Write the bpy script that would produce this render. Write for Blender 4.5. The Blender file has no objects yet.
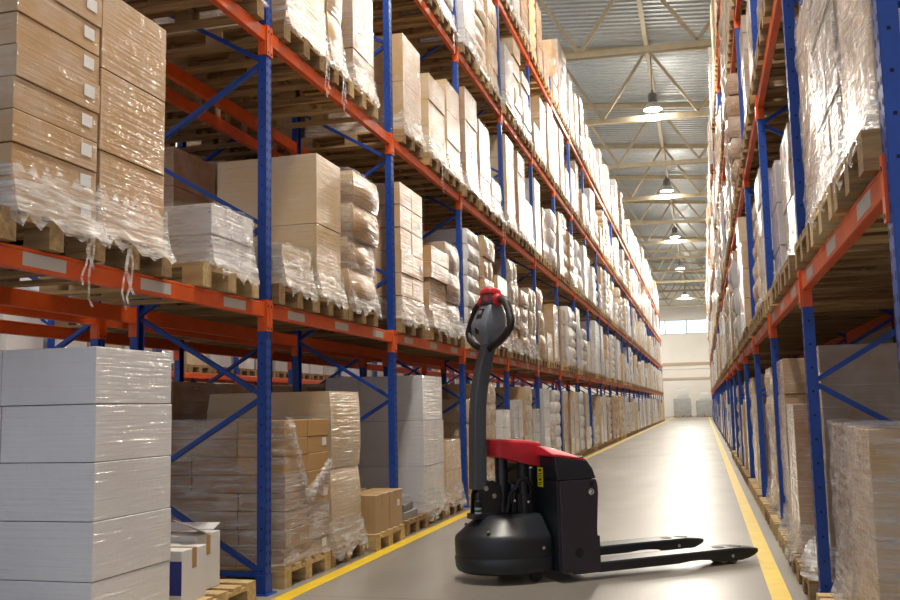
import bpy, bmesh, math, random
from mathutils import Vector, Matrix
random.seed(7)
sc = bpy.context.scene
COL = sc.collection
R = random.Random(11)

# ------------------------------------------------------------------ camera
F, YAW, PITCH, ROLL, CAMH = 941.76, 0.25919, 0.11523, -0.02113, 1.2173
fw = Vector((-math.sin(YAW)*math.cos(PITCH), math.cos(YAW)*math.cos(PITCH), math.sin(PITCH)))
r0 = Vector((math.cos(YAW), math.sin(YAW), 0)); u0 = r0.cross(fw)
rr = r0*math.cos(ROLL)+u0*math.sin(ROLL); uu = -r0*math.sin(ROLL)+u0*math.cos(ROLL)
cam = bpy.data.objects.new('camera', bpy.data.cameras.new('camera')); COL.objects.link(cam)
cam.matrix_world = Matrix(((rr.x, uu.x, -fw.x, 0), (rr.y, uu.y, -fw.y, 0), (rr.z, uu.z, -fw.z, CAMH), (0, 0, 0, 1)))
cam.data.sensor_width = 36; cam.data.lens = F/900*36; cam.data.clip_end = 400; cam.data.clip_start = 0.05
sc.camera = cam

# ------------------------------------------------------------------ materials
def new_mat(name):
    m = bpy.data.materials.new(name); m.use_nodes = True
    nt = m.node_tree; b = nt.nodes['Principled BSDF']
    return m, nt, b
def N(nt, t, **k):
    n = nt.nodes.new(t)
    for a, v in k.items(): setattr(n, a, v)
    return n
def L(nt, a, b): nt.links.new(a, b)
def ramp(nt, fac, stops):
    n = N(nt, 'ShaderNodeValToRGB'); e = n.color_ramp.elements
    while len(e) < len(stops): e.new(0.5)
    for q, (p, c) in zip(e, stops): q.position = p; q.color = (*c, 1) if len(c) == 3 else c
    L(nt, fac, n.inputs[0]); return n.outputs[0]
def mixc(nt, f, a, b, blend='MIX'):
    n = N(nt, 'ShaderNodeMix', data_type='RGBA', blend_type=blend)
    for s, v in ((n.inputs[0], f), (n.inputs[6], a), (n.inputs[7], b)):
        if hasattr(v, 'is_output'): L(nt, v, s)
        elif isinstance(v, (int, float)): s.default_value = v
        else: s.default_value = (*v, 1)
    return n.outputs[2]
def noise(nt, vec, scale, detail=3, rough=.55):
    n = N(nt, 'ShaderNodeTexNoise'); n.inputs['Scale'].default_value = scale
    n.inputs['Detail'].default_value = detail; n.inputs['Roughness'].default_value = rough
    if vec is not None: L(nt, vec, n.inputs['Vector'])
    return n.outputs['Fac']
def mapped(nt, vec, scale=(1, 1, 1), rot=(0, 0, 0), loc=(0, 0, 0)):
    n = N(nt, 'ShaderNodeMapping'); L(nt, vec, n.inputs[0])
    n.inputs['Scale'].default_value = scale; n.inputs['Rotation'].default_value = rot; n.inputs['Location'].default_value = loc
    return n.outputs[0]
def pos(nt): return N(nt, 'ShaderNodeNewGeometry').outputs['Position']
def bump(nt, h, s, d=.01):
    n = N(nt, 'ShaderNodeBump'); n.inputs['Strength'].default_value = s; n.inputs['Distance'].default_value = d
    L(nt, h, n.inputs['Height']); return n.outputs[0]
def paint(name, c, rough=.45, metal=0, var=.12, coat=0, wear=None):
    m, nt, b = new_mat(name)
    p = pos(nt); f = noise(nt, p, 6, 4)
    c2 = tuple(max(0, x*(1-var*2)) for x in c)
    o = ramp(nt, f, [(.35, c2), (.62, c)])
    if wear:
        o = mixc(nt, ramp(nt, noise(nt, p, 38, 5, .7), [(.66, (0, 0, 0)), (.72, (1, 1, 1))]), o, wear)
    L(nt, o, b.inputs['Base Color'])
    b.inputs['Roughness'].default_value = rough; b.inputs['Metallic'].default_value = metal
    b.inputs['Coat Weight'].default_value = coat; b.inputs['Coat Roughness'].default_value = .15
    return m
def plane2(nt):
    """(x+y, z) so that a pattern runs on round the corner of a box"""
    p = N(nt, 'ShaderNodeSeparateXYZ'); L(nt, pos(nt), p.inputs[0])
    a = N(nt, 'ShaderNodeMath', operation='ADD'); L(nt, p.outputs[0], a.inputs[0]); L(nt, p.outputs[1], a.inputs[1])
    c = N(nt, 'ShaderNodeCombineXYZ'); L(nt, a.outputs[0], c.inputs[0]); L(nt, p.outputs[2], c.inputs[1])
    return c.outputs[0]
def wrapped(name, color=None, film=1.0):
    """cardboard seen through tight stretch film; the colour of the goods is the object's own colour"""
    m, nt, b = new_mat(name)
    if color is None:
        oi = N(nt, 'ShaderNodeObjectInfo'); c = oi.outputs['Color']
    else:
        rgb = N(nt, 'ShaderNodeRGB'); rgb.outputs[0].default_value = (*color, 1); c = rgb.outputs[0]
    v = plane2(nt)
    c = mixc(nt, ramp(nt, noise(nt, v, 1.6, 3, .5), [(.35, (0, 0, 0)), (.75, (.16, .16, .16))]), c, (.16, .11, .07))
    if film:
        st = noise(nt, mapped(nt, v, (1.6, 60, 1), (0, 0, .5)), 1.0, 2, .5)
        st2 = noise(nt, mapped(nt, v, (3, 34, 1), (0, 0, .28), (3, 1, 0)), 1.0, 2, .5)
        patch = noise(nt, v, 3.2, 3, .6)
        big = ramp(nt, patch, [(.40, (0, 0, 0)), (.68, (.22*film,)*3)])
        c = mixc(nt, big, c, (.80, .78, .77))
        thin = N(nt, 'ShaderNodeMath', operation='MULTIPLY'); L(nt, ramp(nt, st, [(.60, (0, 0, 0)), (.74, (.42,)*3)]), thin.inputs[0])
        L(nt, ramp(nt, patch, [(.42, (.1,)*3), (.6, (.85,)*3)]), thin.inputs[1])
        c = mixc(nt, thin.outputs[0], c, (.86, .84, .82))
        h = N(nt, 'ShaderNodeMath', operation='ADD'); L(nt, st, h.inputs[0]); L(nt, st2, h.inputs[1])
        h2 = N(nt, 'ShaderNodeMath', operation='MULTIPLY_ADD'); L(nt, noise(nt, v, 7, 3, .6), h2.inputs[0]); h2.inputs[1].default_value = 1.5; L(nt, h.outputs[0], h2.inputs[2])
        L(nt, bump(nt, h2.outputs[0], .8, .02), b.inputs['Coat Normal'])
        b.inputs['Coat Weight'].default_value = film; b.inputs['Coat Roughness'].default_value = .13
        L(nt, bump(nt, h2.outputs[0], .06, .01), b.inputs['Normal'])
    L(nt, c, b.inputs['Base Color']); b.inputs['Roughness'].default_value = .5
    return m
def film_mat(name, lo=.12, hi=.75):
    m, nt, b = new_mat(name)
    v = plane2(nt)
    st = noise(nt, mapped(nt, v, (3, 26, 1), (0, 0, .5)), 1.0, 4, .65)
    b.inputs['Base Color'].default_value = (.86, .85, .84, 1); b.inputs['Roughness'].default_value = .22
    b.inputs['Specular IOR Level'].default_value = .8
    L(nt, bump(nt, st, .7, .02), b.inputs['Normal'])
    a = ramp(nt, st, [(.38, (lo,)*3), (.72, (hi,)*3)])
    L(nt, a, b.inputs['Alpha'])
    return m
def wood(name, c, dark):
    m, nt, b = new_mat(name)
    p = pos(nt)
    g = noise(nt, mapped(nt, p, (1.2, 14, 14)), 2.0, 5, .65)
    o = ramp(nt, g, [(.3, dark), (.62, c)])
    tone = noise(nt, mapped(nt, p, (.8, 5, 3)), 1.3, 2)
    o = mixc(nt, ramp(nt, tone, [(.4, (0, 0, 0)), (.7, (.45,)*3)]), o, tuple(x*.55 for x in dark))
    L(nt, o, b.inputs['Base Color']); b.inputs['Roughness'].default_value = .8
    L(nt, bump(nt, g, .3, .004), b.inputs['Normal'])
    return m
def plain(name, c, rough=.5, metal=0):
    m, nt, b = new_mat(name); b.inputs['Base Color'].default_value = (*c, 1)
    b.inputs['Roughness'].default_value = rough; b.inputs['Metallic'].default_value = metal; return m
def emit(name, c, s):
    m, nt, b = new_mat(name); b.inputs['Base Color'].default_value = (*c, 1)
    b.inputs['Emission Color'].default_value = (*c, 1); b.inputs['Emission Strength'].default_value = s; return m

M = {}
M['blue'] = paint('rack_blue_paint', (.008, .060, .36), .45, 0, .1)
M['orange'] = paint('rack_orange_paint', (.74, .105, .012), .42, 0, .08, 0, (.42, .07, .03))
M['slot'] = plain('punched_slot_dark', (.006, .008, .02), .8)
M['plate'] = plain('blank_grey_label', (.50, .47, .44), .5)
M['steel'] = plain('galvanised_steel', (.5, .5, .5), .4, .8)
M['wood'] = wood('pallet_wood', (.42, .275, .12), (.19, .11, .05))
M['freshwood'] = wood('fresh_pallet_wood', (.66, .49, .25), (.42, .28, .12))
M['wrap'] = wrapped('film_wrapped_goods')
M['card'] = wrapped('bare_cardboard', None, 0)
M['film'] = film_mat('stretch_film')
M['veil'] = film_mat('stretch_film_sheet', .16, .88)
M['veilthin'] = film_mat('thin_stretch_film', .03, .55)
M['tape'] = plain('brown_tape', (.42, .25, .10), .3)
M['white_label'] = plain('white_paper_label', (.78, .78, .78), .6)
M['bluelabel'] = plain('blue_print', (.03, .04, .26), .5)
M['ink'] = plain('black_print', (.02, .02, .02), .6)
M['yellow'] = paint('yellow_floor_paint', (.80, .54, .012), .45, 0, .06)
M['truss'] = paint('cream_steel_paint', (.42, .36, .25), .5, 0, .06)
# floor
def floor_material():
    m, nt, b = new_mat('polished_concrete')
    p = pos(nt)
    a = noise(nt, mapped(nt, p, (.9, .35, 1)), .9, 3, .5)
    o = ramp(nt, a, [(.3, (.20, .18, .155)), (.7, (.31, .285, .25))])
    o = mixc(nt, ramp(nt, noise(nt, p, 30, 4), [(.45, (0, 0, 0)), (.7, (.25,)*3)]), o, (.15, .13, .11))
    s = N(nt, 'ShaderNodeSeparateXYZ'); L(nt, p, s.inputs[0])
    w = N(nt, 'ShaderNodeMath', operation='PINGPONG'); L(nt, s.outputs[1], w.inputs[0]); w.inputs[1].default_value = 3.0
    lt = N(nt, 'ShaderNodeMath', operation='LESS_THAN'); L(nt, w.outputs[0], lt.inputs[0]); lt.inputs[1].default_value = .006
    o = mixc(nt, lt.outputs[0], o, (.12, .10, .085))
    L(nt, o, b.inputs['Base Color'])
    L(nt, ramp(nt, noise(nt, mapped(nt, p, (1.5, .5, 1)), 1.3, 1), [(.3, (.34,)*3), (.75, (.42,)*3)]), b.inputs['Roughness'])
    b.inputs['Specular IOR Level'].default_value = .5
    b.inputs['Coat Weight'].default_value = .22; b.inputs['Coat Roughness'].default_value = .2
    return m
M['floor'] = floor_material()
def panel_material(name, c, seam, period):
    m, nt, b = new_mat(name)
    s = N(nt, 'ShaderNodeSeparateXYZ'); L(nt, pos(nt), s.inputs[0])
    w = N(nt, 'ShaderNodeMath', operation='PINGPONG'); L(nt, s.outputs[2], w.inputs[0]); w.inputs[1].default_value = period
    lt = N(nt, 'ShaderNodeMath', operation='LESS_THAN'); L(nt, w.outputs[0], lt.inputs[0]); lt.inputs[1].default_value = .05
    o = mixc(nt, lt.outputs[0], ramp(nt, noise(nt, pos(nt), .5, 3), [(.3, c), (.7, tuple(x*.93 for x in c))]), seam)
    L(nt, o, b.inputs['Base Color']); b.inputs['Roughness'].default_value = .55; return m
M['wall'] = panel_material('cream_wall_panels', (.85, .82, .78), (.62, .56, .51), 2.3)
M['deck'] = paint('galvanised_roof_deck', (.44, .49, .53), .42, .5, .06)
M['glow'] = emit('lamp_lens', (.80, 1.0, .98), 40)
M['daylight'] = emit('daylit_pane', (.72, .95, 1.0), .9)
M['winframe'] = plain('window_frame_grey', (.6, .62, .63), .5)
M['lampgrey'] = plain('lamp_housing', (.16, .16, .17), .45, .4)
M['bell'] = plain('lamp_reflector', (.62, .66, .66), .3, .6)

# ------------------------------------------------------------------ mesh helpers
class MB:
    def __init__(s): s.v = []; s.f = []; s.m = []
    def add(s, vs, fs, mi=0):
        o = len(s.v); s.v += [tuple(x) for x in vs]; s.f += [tuple(i+o for i in f) for f in fs]; s.m += [mi]*len(fs); return s
    def box(s, x0, x1, y0, y1, z0, z1, mi=0, mat=None):
        vs = [Vector((x, y, z)) for x in (x0, x1) for y in (y0, y1) for z in (z0, z1)]
        if mat is not None: vs = [mat @ q for q in vs]
        return s.add(vs, [(0, 1, 3, 2), (4, 6, 7, 5), (0, 4, 5, 1), (2, 3, 7, 6), (0, 2, 6, 4), (1, 5, 7, 3)], mi)
    def bar(s, a, b, w, h, mi=0, up=(0, 0, 1)):
        a, b = Vector(a), Vector(b); d = (b-a).normalized(); up = Vector(up)
        if abs(d.dot(up)) > .98: up = Vector((1, 0, 0))
        sd = d.cross(up).normalized(); u = sd.cross(d)
        vs = [q+sd*i*w/2+u*j*h/2 for q in (a, b) for i, j in ((-1, -1), (1, -1), (1, 1), (-1, 1))]
        return s.add(vs, [(0, 3, 2, 1), (4, 5, 6, 7)]+[(i, (i+1) % 4, 4+(i+1) % 4, 4+i) for i in range(4)], mi)
    def tube(s, pts, rad, n=10, mi=0, cap=True):
        pts = [Vector(p) for p in pts]; rad = rad if isinstance(rad, (list, tuple)) else [rad]*len(pts)
        vs = []; fs = []; prev = None
        for i, p in enumerate(pts):
            d = (pts[min(i+1, len(pts)-1)]-pts[max(i-1, 0)]).normalized()
            if prev is None: a = d.orthogonal().normalized()
            else: a = (prev-d*prev.dot(d)).normalized()
            prev = a; b = d.cross(a)
            vs += [p+(a*math.cos(t)+b*math.sin(t))*rad[i] for t in (2*math.pi*k/n for k in range(n))]
        for i in range(len(pts)-1):
            fs += [(i*n+k, i*n+(k+1) % n, (i+1)*n+(k+1) % n, (i+1)*n+k) for k in range(n)]
        if cap: fs += [tuple(range(n))[::-1], tuple((len(pts)-1)*n+k for k in range(n))]
        return s.add(vs, fs, mi)
    def loft(s, rings, mi=0, cap=True, closed=True):
        n = len(rings[0]); vs = [q for r_ in rings for q in r_]; fs = []
        for i in range(len(rings)-1):
            for k in range(n if closed else n-1):
                fs.append((i*n+k, i*n+(k+1) % n, (i+1)*n+(k+1) % n, (i+1)*n+k))
        if cap and closed: fs += [tuple(range(n))[::-1], tuple((len(rings)-1)*n+k for k in range(n))]
        return s.add(vs, fs, mi)
    def lathe(s, prof, n=24, c=(0, 0, 0), mi=0):
        rings = [[(c[0]+r_*math.cos(2*math.pi*k/n), c[1]+r_*math.sin(2*math.pi*k/n), c[2]+z) for k in range(n)] for r_, z in prof]
        return s.loft(rings, mi)
    def mesh(s, name, mats, smooth=False, bevel=0, seg=2, angle=40, flip=None):
        me = bpy.data.meshes.new(name)
        vs = [(x, -y, z) for x, y, z in s.v] if flip else s.v
        me.from_pydata(vs, [], s.f)
        for m in (mats if isinstance(mats, (list, tuple)) else [mats]): me.materials.append(m)
        me.polygons.foreach_set('material_index', s.m)
        bm = bmesh.new(); bm.from_mesh(me)
        bmesh.ops.recalc_face_normals(bm, faces=bm.faces)
        if bevel:
            es = [e for e in bm.edges if len(e.link_faces) == 2 and e.calc_face_angle(0) > math.radians(angle)]
            bmesh.ops.bevel(bm, geom=es, offset=bevel, segments=seg, affect='EDGES', profile=.5, clamp_overlap=True)
        bm.to_mesh(me); bm.free()
        if smooth:
            me.polygons.foreach_set('use_smooth', [True]*len(me.polygons))
            me.set_sharp_from_angle(angle=math.radians(38))
        me.update(); return me
    def build(s, name, mats, parent=None, **k):
        return link(name, s.mesh(name, mats, **k), parent)
def link(name, me, parent=None, loc=(0, 0, 0), rz=0):
    o = bpy.data.objects.new(name, me); COL.objects.link(o)
    o.location = loc; o.rotation_euler = (0, 0, rz)
    if parent: o.parent = parent
    return o
def tag(o, label=None, cat=None, group=None, kind=None):
    for k, v in (('label', label), ('category', cat), ('group', group), ('kind', kind)):
        if v: o[k] = v
    return o
def empty(name, loc=(0, 0, 0), rz=0): return link(name, None, None, loc, rz)
def struct(o): o['kind'] = 'structure'; return o

# ------------------------------------------------------------------ the hall
XW0, XW1, YW0, YW1 = -11.5, 2.6, -4.0, 95.0
def roofz(x): return 12.62-.085*(x+1.2)
struct(MB().box(XW0, XW1, YW0, YW1, -.2, 0).build('floor', M['floor']))
d = MB(); rows = []
y = YW0
while y <= YW1+.01:
    for dy, dz in ((0, 0), (.11, 0), (.15, .05), (.26, .05)): rows.append((y+dy, dz))
    y += .30
d.loft([[(x, yy, roofz(x)+.16+dz) for x in (XW0, XW1)] for yy, dz in rows], closed=False)
struct(d.build('ceiling', M['deck']))
struct(MB().box(XW0-.2, XW0, YW0, YW1, 0, 13.9).build('wall_left', M['wall']))
struct(MB().box(XW1, XW1+.2, YW0, YW1, 0, 13.2).build('wall_right', M['wall']))
WZ0, WZ1 = 8.05, 9.45
w = MB(); w.box(XW0, XW1, YW1, YW1+.2, 0, WZ0); w.box(XW0, XW1, YW1, YW1+.2, WZ1, 13.9)
struct(w.build('wall_back', M['wall']))
x = XW0; n = 1
while x < XW1-.1:
    x1 = min(x+2.05, XW1)
    g = MB(); g.box(x, x1, YW1+.02, YW1+.12, WZ0, WZ0+.08); g.box(x, x1, YW1+.02, YW1+.12, WZ1-.08, WZ1)
    g.box(x, x+.06, YW1+.02, YW1+.12, WZ0, WZ1); g.box(x1-.06, x1, YW1+.02, YW1+.12, WZ0, WZ1)
    wo = struct(g.build('window_%d' % n, M['winframe']))
    MB().box(x+.06, x1-.06, YW1+.06, YW1+.075, WZ0+.08, WZ1-.08).build('pane', M['daylight'], wo)
    x = x1; n += 1
for i, (x0, x1) in enumerate(((-2.80, -2.68), (.35, .47))):
    struct(MB().box(x0, x1, YW0, 92, 0, .002).build('trim_%d' % (i+1), M['yellow']))
struct(MB().box(XW0, XW1, YW1-.12, YW1, 5.0, 5.25).build('trim_3', plain('tan_rail', (.5, .4, .3))))
struct(MB().box(XW0, XW1, YW1-.12, YW1, 3.6, 3.8).build('trim_4', plain('tan_rail_lower', (.55, .45, .36))))
# trusses across the hall
for k, Y in enumerate(range(18, 95, 6)):
    t = MB()
    t.bar((XW0, Y, 10.5), (XW1, Y, 10.28), .16, .16); t.bar((XW0, Y, roofz(XW0)), (XW1, Y, roofz(XW1)), .16, .18)
    x = -1.2-3.0*3
    while x < XW1:
        for a, b in ((x, x-1.5), (x, x+1.5)):
            if XW0 < b < XW1: t.bar((a, Y, roofz(a)), (b, Y, 10.42), .09, .09)
        x += 3.0
    struct(t.build('roof_truss', M['truss']))
rb = MB(); rb.bar((-1.2, 12, roofz(-1.2)+.02), (-1.2, YW1, roofz(-1.2)+.02), .14, .14)
struct(rb.build('roof_beam', M['truss']))

# lamps: high-bay fixtures with the lights they give
lens_me = MB().lathe([(.27, -.02), (.27, 0), (.001, 0)], 24).mesh('lens', M['glow'])
bell_me = MB().lathe([(.30, -.02), (.31, .0), (.25, .10), (.15, .20), (.12, .22)], 24).mesh('reflector', M['bell'], smooth=True)
hous_me = MB().lathe([(.13, .22), (.15, .24), (.15, .46), (.11, .52), (.04, .54), (.04, .62)], 20).mesh('ballast_housing', M['lampgrey'], smooth=True)
rod_me = MB().tube([(0, 0, .6), (0, 0, 2.2)], .015, 8).mesh('hanger_rod', M['lampgrey'])
ordn = ['nearest', 'second', 'third', 'fourth', 'fifth', 'sixth']
LP = [(-1.1, y) for y in (6, 18, 30, 42, 54, 67, 84)] + [(-7.4, y) for y in (8, 20, 32, 44, 66, 88)]  # last two over the next aisle are added to brighten the back wall
lampcol = (1.0, .925, .80)
for i, (x, y) in enumerate(LP):
    if x > -2 and y >= 30:      # the five in view; of the unseen rest only the light is built
        t = empty('ceiling_lamp', (x, y, 10.62))
        for nm, me in (('reflector', bell_me), ('lens', lens_me), ('ballast_housing', hous_me), ('hanger_rod', rod_me)): link(nm, me, t)
        tag(t, '%s hanging high-bay lamp in the row above the aisle, counting from the camera' % ordn[[30, 42, 54, 67, 84].index(y)], 'ceiling lamp', 'hanging high-bay lamps')
    e = (.72 if y < 20 else 1.0) if x > -2 else .42
    ld = bpy.data.lights.new('high_bay_light', 'AREA'); ld.shape = 'DISK'; ld.size = .5; ld.energy = 720*e; ld.color = lampcol
    lo = bpy.data.objects.new('high_bay_light', ld); COL.objects.link(lo); lo.location = (x, y, 10.62-.06)
    lp = bpy.data.lights.new('high_bay_glow', 'POINT'); lp.shadow_soft_size = .2; lp.energy = 330*e; lp.color = lampcol
    lo = bpy.data.objects.new('high_bay_glow', lp); COL.objects.link(lo); lo.location = (x, y, 10.62-.35)

# ------------------------------------------------------------------ racking
BAY, Y0 = 2.8, 3.2           # upright k stands at Y0 + BAY*k
LEV = [0, 1.985, 3.975, 5.95, 7.895]    # top of the beams of each level
POSTH = 8.45
def post_mesh(sx, depth_only=False):
    """front face looks towards sx"""
    b = MB(); b.box(-.03, .03, -.045, -.04, 0, POSTH); b.box(-.03, .03, .04, .045, 0, POSTH)
    f = sx*.03
    b.box(min(f, f-sx*.005), max(f, f-sx*.005), -.045, .045, 0, POSTH)
    b.box(-sx*.03-.002, -sx*.03+.002, -.045, -.028, 0, POSTH); b.box(-sx*.03-.002, -sx*.03+.002, .028, .045, 0, POSTH)
    xx = f+sx*.0008
    z = .12
    while z < POSTH-.1:
        for yy in (-.024, .024):
            b.add([(xx, yy-.008, z), (xx, yy+.008, z), (xx, yy+.006, z+.026), (xx, yy-.006, z+.026)], [(0, 1, 2, 3)], 1)
        z += .07
    z = .15
    while z < POSTH-.1:
        for yy in (-.0458, .0458):
            b.add([(-.006, yy, z), (.006, yy, z), (.006, yy, z+.012), (-.006, yy, z+.012)], [(0, 1, 2, 3)], 1)
        z += .14
    return b
def frame_nodes(front, rear):
    out = []; z = .13; fr = True; top = POSTH-.3
    out.append(((front, .13), (rear, .13)))
    a = (front, .13)
    while z+.6 < top:
        z += .6; fr = not fr
        b = ((front if fr else rear), z); out.append((a, b)); a = b
    return out
ORD = ['first', 'second', 'third', 'fourth', 'fifth', 'sixth', 'seventh', 'eighth', 'ninth', 'tenth', 'eleventh', 'twelfth', 'thirteenth', 'fourteenth']
post_me = {}
def rack_row(name, label, XF, sx, nb, levels, split_frames, depth=1.07, kmin=0, rearbeams=6, plates=True):
    """XF: plane of the aisle face, sx: direction the aisle lies in"""
    root = tag(empty(name, (XF, Y0+BAY*kmin, 0)), label, 'pallet rack')
    xf = -sx*.03; xr = -sx*(depth-.03)        # post centre lines, local x
    key = sx
    if key not in post_me: post_me[key] = (post_mesh(sx).mesh('post', [M['blue'], M['slot']]), post_mesh(-sx).mesh('post', [M['blue'], M['slot']]))
    brm = {}
    foot_me = MB().box(-.06, .06, -.075, .075, 0, .008).box(-.036, .036, -.05, .05, .008, .13).mesh('foot_plate', M['blue'])
    for k in range(kmin, nb+1):
        y = BAY*(k-kmin)
        if k-kmin <= split_frames:
            fo = link('upright_frame', None, root, (0, y, 0))
            link('post', post_me[key][0], fo, (xf, 0, 0)); link('post', post_me[key][1], fo, (xr, 0, 0))
            for j, (a, b) in enumerate(frame_nodes(xf, xr)):
                if j not in brm: brm[j] = MB().bar((a[0], 0, a[1]), (b[0], 0, b[1]), .03, .045, up=(0, 1, 0)).mesh('brace', M['blue'])
                link('brace', brm[j], fo)
            for xx in (xf, xr): link('foot_plate', foot_me, fo, (xx, 0, 0))
        else:
            if 'far' not in brm:
                b = MB()
                for xx, s_ in ((xf, sx), (xr, -sx)): b.box(xx-.03, xx+.03, -.045, .045, 0, POSTH); b.box(xx-.06, xx+.06, -.075, .075, 0, .01)
                for a, c in frame_nodes(xf, xr): b.bar((a[0], 0, a[1]), (c[0], 0, c[1]), .03, .045, up=(0, 1, 0))
                brm['far'] = b.mesh('upright_frame', M['blue'])
            link('upright_frame', brm['far'], root, (0, y, 0))
    # beams: local origin at the middle of the span, top at z=0
    def beam_geo(s_):
        b = MB(); h = .105; ln = BAY/2-.046
        b.box(-.025, .025, -ln, ln, -h, -.02); b.box(min(0, -s_*.025), max(0, -s_*.025), -ln, ln, -.02, 0)
        b.box(min(s_*.025, s_*.018), max(s_*.025, s_*.018), -ln, ln, -.02, -.004)
        return b
    def conn_geo(s_, e):
        b = MB(); y1 = e*(BAY/2-.046); y2 = e*(BAY/2-.003)
        xs = s_*.012; ya, yb = min(y1, y2), max(y1, y2)
        b.box(xs+min(0, s_*.028), xs+max(0, s_*.028), ya, yb, -.205, .015)
        b.box(-.028, .028, min(y1, y1-e*.006), max(y1, y1-e*.006), -.205, .015)
        for z in (-.03, -.185):
            c = s_*.0405; yc = (y1+y2)/2
            b.box(min(c, c+s_*.001), max(c, c+s_*.001), yc-.008, yc+.008, z-.008, z+.008, 1)
        return b
    bm_f = beam_geo(sx).mesh('beam', M['orange'], bevel=.004, seg=1); bm_r = beam_geo(-sx).mesh('beam', M['orange'])
    cm = {(s_, e): conn_geo(s_, e).mesh('beam_connector', [M['orange'], M['slot']]) for s_ in (1, -1) for e in (1, -1)}
    plm = MB().box(min(0, sx*.002), max(0, sx*.002), -.15, .15, -.088, -.026).mesh('label_plate', M['plate'])
    far = MB()
    for lv in levels:
        for k in range(kmin, nb):
            ym = BAY*(k-kmin)+BAY/2
            for side, xx, me in (('f', xf, bm_f), ('r', xr, bm_r)):
                s_ = sx if side == 'f' else -sx
                if (side == 'f' and k-kmin < 18) or (side == 'r' and k-kmin < rearbeams):
                    o = link('beam', me, root, (xx, ym, LEV[lv]))
                    if k-kmin < 8:
                        for e in (1, -1): link('beam_connector', cm[(s_, e)], o)
                        if side == 'f' and lv == 1 and plates:
                            for q in (-.92, 0, .92): tag(link('label_plate', plm, o, (sx*.025, q, 0)), 'blank grey label plate on the orange beam')
                else:
                    far.box(xx-.025, xx+.025, ym-BAY/2+.046, ym+BAY/2-.046, LEV[lv]-.105, LEV[lv])
                    for e in (-1, 1): far.box(xx+min(0, s_*.04), xx+max(0, s_*.04), ym+e*(BAY/2-.025)-.021, ym+e*(BAY/2-.025)+.021, LEV[lv]-.2, LEV[lv])
    if far.v: far.build('beam', M['orange'], root)['kind'] = 'stuff'
    return root
XL, XR = -2.905, .60
rack_row('pallet_rack', 'long blue and orange pallet racking along the left side of the aisle', XL, 1, 25, (1, 2, 3, 4), 7)
rack_row('pallet_rack', 'long blue and orange pallet racking on the right, beside the fork tips', XR, -1, 25, (1, 2, 3, 4), 6)
XB = -4.24
rack_row('pallet_rack', 'shadowed racking standing back to back behind the left racking', XB-1.07, -1, 10, (1, 2), 3, rearbeams=6, plates=False)
rack_row('pallet_rack', 'brightly lit racking glimpsed across the next aisle through gaps', -9.0, 1, 14, (1,), 0, kmin=2, rearbeams=1, plates=False)

# ------------------------------------------------------------------ pallets
def pallet_geo(w=.80, d=1.15, rough=0):
    """origin: middle of the bottom; x is the depth of the rack"""
    b = MB()
    for k in range(5):
        yc = -w/2+.06+(w-.12)*k/4
        b.box(-d/2, d/2, yc-.055, yc+.055, .122, .144)
    for xc in (-d/2+.07, 0, d/2-.07):
        b.box(xc-.07, xc+.07, -w/2, w/2, .10, .122)
        for yc in (-w/2+.055, 0, w/2-.055): b.box(xc-.07, xc+.07, yc-.055, yc+.055, .022, .10)
    for yc in (-w/2+.055, 0, w/2-.055): b.box(-d/2, d/2, yc-.055, yc+.055, 0, .022)
    return b
pallet_me = pallet_geo().mesh('wooden_pallet', M['wood'])
pallet_fresh = pallet_geo().mesh('wooden_pallet', M['freshwood'])
PALLETH = .144

# ------------------------------------------------------------------ loads
TINT = {'brown': (.36, .20, .095), 'tan': (.50, .305, .135), 'light brown': (.56, .37, .185), 'beige': (.60, .445, .255),
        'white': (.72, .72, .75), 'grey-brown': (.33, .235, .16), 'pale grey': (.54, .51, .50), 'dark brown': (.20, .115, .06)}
def carton_geo(b, cx, cy, cz, w, d, h, bulge=0, rnd=None, mi=0, rot=0):
    """w along y, d along x; rounded and slightly bulged box"""
    rnd = rnd or R
    if bulge < .004:
        m_ = Matrix.Translation((cx, cy, cz)) @ Matrix.Rotation(rot, 4, 'Z')
        return b.box(-d/2, d/2, -w/2, w/2, 0, h, mi, m_)
    nu = 4; rings = []
    for i in range(nu+1):
        t = i/nu; k = 4*t*(1-t); ring = []
        per = []
        for s in range(4):
            for j in range(nu):
                q = j/nu
                per.append({0: (-1+2*q, -1), 1: (1, -1+2*q), 2: (1-2*q, 1), 3: (-1, 1-2*q)}[s])
        for (px, py) in per:
            kk = (1-min(abs(px), abs(py))**2)*k
            f = 1+bulge*kk/.4
            g = 1-(.03 if t in (0, 1) else 0)
            ring.append((cx+px*d/2*g*f+rnd.uniform(-.004, .004), cy+py*w/2*g*f+rnd.uniform(-.004, .004), cz+h*t))
        rings.append(ring)
    return b.loft(rings, mi)
carton_cache = {}
def carton_mesh(w, d, h, bulge, mat, seed):
    key = (round(w, 3), round(d, 3), round(h, 3), bulge, mat.name, seed)
    if key not in carton_cache:
        b = MB(); carton_geo(b, 0, 0, 0, w, d, h, bulge, random.Random(seed))
        carton_cache[key] = b.mesh('carton', mat, bevel=.004 if bulge < .004 else 0, smooth=bulge > .004)
    return carton_cache[key]
lab_me = MB().box(-.001, .001, -.04, .04, 0, .06).mesh('paper_label', M['white_label'])
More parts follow.
